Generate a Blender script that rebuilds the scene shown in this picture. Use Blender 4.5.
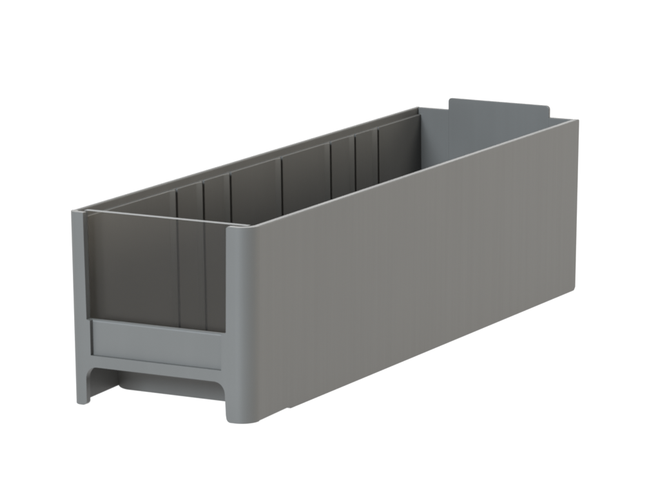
import bpy, bmesh, math
from mathutils import Matrix, Vector
for o in list(bpy.data.objects): bpy.data.objects.remove(o)
S = bpy.context.scene
C = S.collection
MM = 0.001                                   # the drawer is laid out in millimetres

# ------------------------------------------------------------------ camera
cd = bpy.data.cameras.new('camera'); cam = bpy.data.objects.new('camera', cd); C.objects.link(cam)
cd.sensor_width = 36.0; cd.sensor_fit = 'HORIZONTAL'; cd.lens = 4103.7/660*36
cd.clip_start = 0.05; cd.clip_end = 50
R3 = Matrix(((0.87683213, -0.08686603, 0.47288446),
             (0.48076368, 0.16992646, -0.86022746),
             (-0.00563103, 0.98162075, 0.19075901)))
cam.matrix_world = Matrix.Translation(Vector((878.5212, -1381.0476, 382.0158))*MM) @ R3.to_4x4()
S.camera = cam

# ------------------------------------------------------------------ light
W = bpy.data.worlds.new('World'); S.world = W; W.use_nodes = True
bg = W.node_tree.nodes['Background']
bg.inputs[0].default_value = (1.0, 0.97, 0.94, 1); bg.inputs[1].default_value = 0.24

def area(name, loc, target, sx, sy, power, col):
    l = bpy.data.lights.new(name, 'AREA'); l.shape = 'RECTANGLE'; l.size = sx; l.size_y = sy
    l.energy = power; l.color = col
    o = bpy.data.objects.new(name, l); C.objects.link(o); o.location = loc
    o.rotation_euler = (Vector(target)-Vector(loc)).to_track_quat('-Z', 'Y').to_euler()
    return o
area('softbox_front', (-0.10, -1.6, 0.80), (0.04, 0.0, 0.04), 0.6, 0.6, 90, (0.82, 0.91, 1.0))
area('softbox_side', (1.45, 0.9, 0.35), (0.08, 0.15, 0.04), 0.7, 0.5, 15.5, (1.0, 0.94, 0.83))
area('added_fill_top', (0.85, 0.85, 1.4), (0.04, 0.15, 0.0), 0.7, 0.7, 23, (1.0, 0.97, 0.93))  # unseen fill, added to even out the inner walls and lift the rims
area('added_rim_light_rear', (-0.85, 1.75, 0.62), (0.04, 0.15, 0.06), 1.0, 0.5, 4.0, (1.0, 0.99, 0.97))  # unseen light from behind, added to brighten the top edges

S.view_settings.view_transform = 'Standard'; S.view_settings.look = 'None'
S.cycles.filter_width = 2.0
S.view_settings.exposure = 0.0; S.view_settings.gamma = 1.0

# ------------------------------------------------------------------ materials
def mat(name): 
    m = bpy.data.materials.new(name); m.use_nodes = True
    return m, m.node_tree, m.node_tree.nodes['Principled BSDF']
def plastic(name, col, rough=0.42, streak=True):
    m, nt, b = mat(name); N = nt.nodes.new; L = nt.links.new
    tc = N('ShaderNodeTexCoord')
    mp = N('ShaderNodeMapping'); mp.inputs['Scale'].default_value = (160, 160, 5)
    L(tc.outputs['Object'], mp.inputs['Vector'])
    n1 = N('ShaderNodeTexNoise'); n1.inputs['Scale'].default_value = 1.0; n1.inputs['Detail'].default_value = 3
    L(mp.outputs[0], n1.inputs['Vector'])
    n2 = N('ShaderNodeTexNoise'); n2.inputs['Scale'].default_value = 22; n2.inputs['Detail'].default_value = 2
    L(tc.outputs['Object'], n2.inputs['Vector'])
    n3 = N('ShaderNodeTexNoise'); n3.inputs['Scale'].default_value = 1500; n3.inputs['Detail'].default_value = 2
    L(tc.outputs['Object'], n3.inputs['Vector'])
    mx = N('ShaderNodeMix'); mx.data_type = 'FLOAT'; mx.inputs[0].default_value = 0.62
    L(n1.outputs[0], mx.inputs[2]); L(n2.outputs[0], mx.inputs[3])
    cr = N('ShaderNodeValToRGB')
    cr.color_ramp.elements[0].position = 0.3; cr.color_ramp.elements[1].position = 0.7
    cr.color_ramp.elements[0].color = tuple(c*0.95 for c in col)+(1,)
    cr.color_ramp.elements[1].color = tuple(c*1.05 for c in col)+(1,)
    L(mx.outputs[0], cr.inputs[0]); L(cr.outputs[0], b.inputs['Base Color'])
    mr = N('ShaderNodeMapRange'); mr.inputs[3].default_value = rough-0.05; mr.inputs[4].default_value = rough+0.06
    L(n2.outputs[0], mr.inputs[0]); L(mr.outputs[0], b.inputs['Roughness'])
    bp = N('ShaderNodeBump'); bp.inputs['Strength'].default_value = 0.02; bp.inputs['Distance'].default_value = 0.0003
    L(n3.outputs[0], bp.inputs['Height'])
    bp2 = N('ShaderNodeBump'); bp2.inputs['Strength'].default_value = 0.10; bp2.inputs['Distance'].default_value = 0.0012
    L(n1.outputs[0], bp2.inputs['Height']); L(bp.outputs[0], bp2.inputs['Normal'])
    n4 = N('ShaderNodeTexNoise'); n4.inputs['Scale'].default_value = 14; n4.inputs['Detail'].default_value = 1
    L(tc.outputs['Object'], n4.inputs['Vector'])
    bp3 = N('ShaderNodeBump'); bp3.inputs['Strength'].default_value = 0.35; bp3.inputs['Distance'].default_value = 0.002
    L(n4.outputs[0], bp3.inputs['Height']); L(bp2.outputs[0], bp3.inputs['Normal'])
    L(bp3.outputs[0], b.inputs['Normal'])
    b.inputs['Specular IOR Level'].default_value = 0.45
    return m
GREY = plastic('grey_moulded_plastic', (0.0665, 0.0655, 0.0615))

# clear styrene of the window: Fresnel mirror over clear, faintly smoky
CLEAR, nt, b = mat('clear_plastic'); nt.nodes.remove(b); N = nt.nodes.new; L = nt.links.new
out = nt.nodes['Material Output']
tr = N('ShaderNodeBsdfTransparent'); tr.inputs[0].default_value = (0.95, 0.93, 0.90, 1)
gl = N('ShaderNodeBsdfGlossy'); gl.inputs['Roughness'].default_value = 0.25
fr = N('ShaderNodeFresnel'); fr.inputs[0].default_value = 1.32
ms = N('ShaderNodeMixShader'); L(fr.outputs[0], ms.inputs[0]); L(tr.outputs[0], ms.inputs[1]); L(gl.outputs[0], ms.inputs[2])
L(ms.outputs[0], out.inputs[0])
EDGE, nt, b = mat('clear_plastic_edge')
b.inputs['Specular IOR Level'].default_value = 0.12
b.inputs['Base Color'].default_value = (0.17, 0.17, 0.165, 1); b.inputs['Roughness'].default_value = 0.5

WHITE_GLOW, nt, b = mat('glowing_white_sheet')
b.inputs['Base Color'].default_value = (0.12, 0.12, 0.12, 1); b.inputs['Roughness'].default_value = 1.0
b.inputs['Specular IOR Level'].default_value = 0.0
b.inputs['Emission Color'].default_value = (1, 1, 1, 1); b.inputs['Emission Strength'].default_value = 1.0  # emission added to keep the ground pure white; no lamp stands behind it

# ------------------------------------------------------------------ helpers
W_, D_, H_ = 83.5, 303.8, 80.0
def draft(v):                                  # moulded walls lean in towards the base
    k = 1.0-min(max(v.z, -5), 90)/H_
    cx = W_/2
    x = v.x + (1.2*v.y/D_ if v.x < cx else 0.0)        # and the left wall closes in slightly towards the back
    return Vector((cx+(x-cx)*(1-2*1.06/W_*k), v.y*(1-1.06/D_*k), v.z))
def link(name, bm, material, parent=None, bevel=0.0, seg=3, extra=None, dr=True, seam=None, sharp=32):
    bmesh.ops.remove_doubles(bm, verts=bm.verts, dist=1e-4)
    bmesh.ops.recalc_face_normals(bm, faces=bm.faces)
    if bevel:                                   # round every true edge except where two parts meet flush
        lay = bm.edges.layers.float.new('bevel_weight_edge')
        bm.normal_update()
        for e in bm.edges:
            if len(e.link_faces) == 2 and e.calc_face_angle(0) > math.radians(32):
                sm = () if seam is None else (seam if isinstance(seam, tuple) else (seam,))
                if not any(all(abs(v.co.y-q) < 0.02 for v in e.verts) for q in sm): e[lay] = 1.0
    for v in bm.verts:
        v.co = (draft(v.co) if dr else v.co)*MM
    for f in bm.faces: f.smooth = True
    me = bpy.data.meshes.new(name); bm.to_mesh(me); bm.free()
    me.materials.append(material)
    if extra: me.materials.append(extra)
    me.set_sharp_from_angle(angle=math.radians(sharp))
    o = bpy.data.objects.new(name, me); C.objects.link(o)
    if parent: o.parent = parent
    if bevel:
        m = o.modifiers.new('bevel', 'BEVEL'); m.width = bevel*MM; m.segments = seg
        m.limit_method = 'WEIGHT'; m.harden_normals = True
    return o
def prism(bm, pts, a, b, axis):
    """closed polygon pts in the plane normal to axis, swept from a to b"""
    def P(p, t):
        return {'x': (t, p[0], p[1]), 'y': (p[0], t, p[1]), 'z': (p[0], p[1], t)}[axis]
    A = [bm.verts.new(P(p, a)) for p in pts]; B = [bm.verts.new(P(p, b)) for p in pts]
    bm.faces.new(A); bm.faces.new(B[::-1])
    n = len(pts)
    for i in range(n):
        bm.faces.new((A[i], A[(i+1) % n], B[(i+1) % n], B[i]))
def arc(cx, cy, r, a0, a1, n):
    return [(cx+r*math.cos(math.radians(a0+(a1-a0)*i/n)), cy+r*math.sin(math.radians(a0+(a1-a0)*i/n))) for i in range(n+1)]

# ------------------------------------------------------------------ the setting: added upswept sheet, glowing so no shadow shows
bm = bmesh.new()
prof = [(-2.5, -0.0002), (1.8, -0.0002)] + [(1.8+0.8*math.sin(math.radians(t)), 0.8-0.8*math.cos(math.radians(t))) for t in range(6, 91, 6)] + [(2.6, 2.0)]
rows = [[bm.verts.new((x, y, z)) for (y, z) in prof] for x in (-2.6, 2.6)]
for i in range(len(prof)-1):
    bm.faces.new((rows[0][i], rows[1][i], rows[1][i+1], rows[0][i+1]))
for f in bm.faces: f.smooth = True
me = bpy.data.meshes.new('glow_backdrop'); bm.to_mesh(me); bm.free(); me.materials.append(WHITE_GLOW)
bd = bpy.data.objects.new('glow_backdrop', me); C.objects.link(bd); bd['kind'] = 'structure'

# ------------------------------------------------------------------ the drawer
root = bpy.data.objects.new('storage_drawer', None); C.objects.link(root)
root['label'] = 'long narrow grey plastic storage drawer with a clear front window, standing empty on white'
root['category'] = 'drawer'

TL, TR = 2.0, 3.0       # shell thickness left and right
PAD = 1.5               # thicker lower wall inside
ZP = 76.8               # height of the inner ledge
RL, RR = 4.0, 7.5       # plan radii of the front corners
XL = -2.1               # outer face, left
GR = [79.1, 101.2, 124.1, 168.7, 213.2, 236.2, 258.3]   # divider slots

def side_wall(left):
    xo = XL if left else W_
    s = 1 if left else -1
    r = RL if left else RR
    T = TL if left else TR
    ys = 39.0 if left else 32.6
    y0, y1 = r, D_
    bm = bmesh.new()
    # outline in (y, z) with the low step under the front
    pts = [(y0, 0.3), (ys, 1.4 if left else 0.9), (ys+1.6, 0.0), (y1-1.5, 0.0), (y1, 1.5), (y1, H_), (y0, H_)]
    prism(bm, pts, xo, xo+s*T, 'x')
    # stations along the wall so the skin stays smooth
    o = link('side_wall', bm, GREY, root, 0.6, 3, seam=y0)
    # inner lining: plan polygon with slots and the raised lip in front of each
    x0 = xo+s*(T-0.9); x1 = xo+s*(T+PAD); x2 = xo+s*(T+PAD+0.85); xg = xo+s*(T+0.65)
    P = [(x0, 33.0), (x0, 6.3), (x1, 6.3), (x1, 33.0)]
    for g in GR:
        P += [(x1, g-5.0), (x2, g-1.9), (x2, g-1.2), (xg, g-1.2), (xg, g+1.6), (x1, g+1.6)]
    P += [(x1, D_-2.4), (x0, D_-2.4)]
    bm = bmesh.new(); prism(bm, P, 0.9, ZP, 'z')
    for v in bm.verts:
        if v.co.y < 34 and v.co.z < 4: v.co.z = 18.0     # stops above the finger recess
    l = link('slotted_lining', bm, GREY, o, 0.5, 3, sharp=8)
    return o
side_wall(True); side_wall(False)

# back wall and its stop tab
bm = bmesh.new()
prism(bm, [(XL+TL, 0.0), (W_-TR, 0.0), (W_-TR, 79.9), (XL+TL, 79.9)], D_-2.4, D_-0.05, 'y')
bw = link('back_wall', bm, GREY, root, 0.4, 3)
bm = bmesh.new()
tp = [(15.8, 5.0), (69.0, 5.0)] + arc(67.2, 83.6, 1.8, 0, 90, 6) + arc(17.4, 83.9, 1.6, 90, 180, 6)
prism(bm, tp, D_-2.5, D_-1.0, 'y')
link('stop_tab', bm, GREY, bw, 0.3, 2)

# bottom plate
bm = bmesh.new()
prism(bm, [(XL+TL+PAD, 33.5), (W_-TR-PAD, 33.5), (W_-TR-PAD, D_-2.6), (XL+TL+PAD, D_-2.6)], 0.1, 1.6, 'z')
link('bottom', bm, GREY, root)

# finger recess: under-shelf curving down into an upright panel
cross = [(2.9, 16.4), (21, 16.2)]
cross += [(21+11.5*math.sin(math.radians(t)), 4.7+11.5*math.cos(math.radians(t))) for t in range(10, 91, 10)]
cross += [(32.6, 0.0)]
n = len(cross)
inner = []
for i, (y, z) in enumerate(cross):
    a = Vector(cross[max(i-1, 0)]); c = Vector(cross[min(i+1, n-1)]); t = (c-a).normalized()
    inner.append((y+2.0*(-t.y), z+2.0*t.x))
bm = bmesh.new()
xs = [XL+TL-0.02] + [XL+TL+0.2+5*k/8 for k in range(9)] + [40] + [W_-TR-0.2-5+5*k/8 for k in range(9)] + [W_-TR+0.02]
rings = []
for x in xs:
    e = min(x-(XL+TL), (W_-TR)-x); e = max(e, 0)
    lift = 1.4*(1-math.sqrt(max(0, 1-(1-min(e/5, 1))**2)))
    ring = [Vector((x, y, z + (lift if z < 0.5 else 0))) for (y, z) in cross] + \
           [Vector((x, y, z + (lift if z < 0.5 else 0))) for (y, z) in inner[::-1]]
    rings.append([bm.verts.new(v) for v in ring])
for a, c in zip(rings, rings[1:]):
    for i in range(len(a)):
        j = (i+1) % len(a); bm.faces.new((a[i], a[j], c[j], c[i]))
bm.faces.new(rings[0]); bm.faces.new(rings[-1][::-1])
link('finger_recess', bm, GREY, root)

# front frame: an H-shaped outline wrapped round the two front corners
LA = math.pi/2*RL; RA = math.pi/2*RR
sL = XL+RL-LA            # unrolled coordinate of the left seam
sR = W_-RR+RA            # and of the right seam
def plan(s, d):
    """unrolled position s, depth d behind the outer skin -> x, y"""
    if s < XL+RL:
        a = (XL+RL-s)/RL; r = RL-d
        return XL+RL-r*math.sin(a), RL-r*math.cos(a)
    if s > W_-RR:
        a = (s-(W_-RR))/RR; r = RR-d
        return W_-RR+r*math.sin(a), RR-r*math.cos(a)
    return s, d
zb = 0.15
H = []
H += [(sL, 80.0), (sL, 0.3)]
H += [(XL+RL-3.2, zb+0.1), (XL+RL-1.5, zb)]
H += arc(2.9, zb+2.0, 2.0, 270, 345, 6)
H += [(4.9, 10.8)]
H += [(x, z) for x, z in arc(10.0, 11.3, 5.1, 180, 90, 9)]
H += [(66.6, 16.4)]
H += arc(66.6, 11.4, 5.0, 90, 0, 9)[1:]
H += [(72.0, 3.2)]
H += arc(74.2, zb+2.0, 2.0, 195, 270, 6)
H += [(W_-RR+4, zb), (sR-2.5, 0.22), (sR, 0.3)]
H += [(sR, 80.0), (72.9, 80.0)]
H += [(72.3, 79.4), (72.1, 37.0), (69.9, 35.9), (69.9, 21.2), (7.4, 21.2), (7.4, 35.6), (5.8, 36.0), (5.4, 80.0)]
bm = bmesh.new()
f = bm.faces.new([bm.verts.new((s, 0, z)) for s, z in H])
cuts = [sL+LA*k/8 for k in range(1, 9)] + [W_-RR+RA*k/14 for k in range(0, 14)]
for s in cuts:
    bmesh.ops.bisect_plane(bm, geom=bm.verts[:]+bm.edges[:]+bm.faces[:], plane_co=(s, 0, 0), plane_no=(1, 0, 0), dist=1e-5)
front = bm.faces[:]
ex = bmesh.ops.extrude_face_region(bm, geom=front)
back = [v for v in ex['geom'] if isinstance(v, bmesh.types.BMVert)]
backset = set(back)
for v in bm.verts:
    d = 2.85 if v in backset else 0.0
    x, y = plan(v.co.x, d); v.co = Vector((x, y, v.co.z))
ff = link('front_frame', bm, GREY, root, 0.6, 3, seam=(RL, RR))

# label panel in the frame
bm = bmesh.new()
prism(bm, [(2.0, 18.6), (4.6, 18.6), (4.6, 35.9), (2.0, 35.9)], 3.0, 78.0, 'x')
link('label_panel', bm, GREY, ff, 1.1, 4)

# clear window
bm = bmesh.new()
prism(bm, [(3.2, 19.0), (79.5, 19.0), (79.5, 80.1), (3.2, 80.1)], 4.3, 7.2, 'y')
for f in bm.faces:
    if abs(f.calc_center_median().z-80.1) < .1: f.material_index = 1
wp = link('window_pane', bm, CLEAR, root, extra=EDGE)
wp['label'] = 'clear see-through plastic pane with a pale top edge'
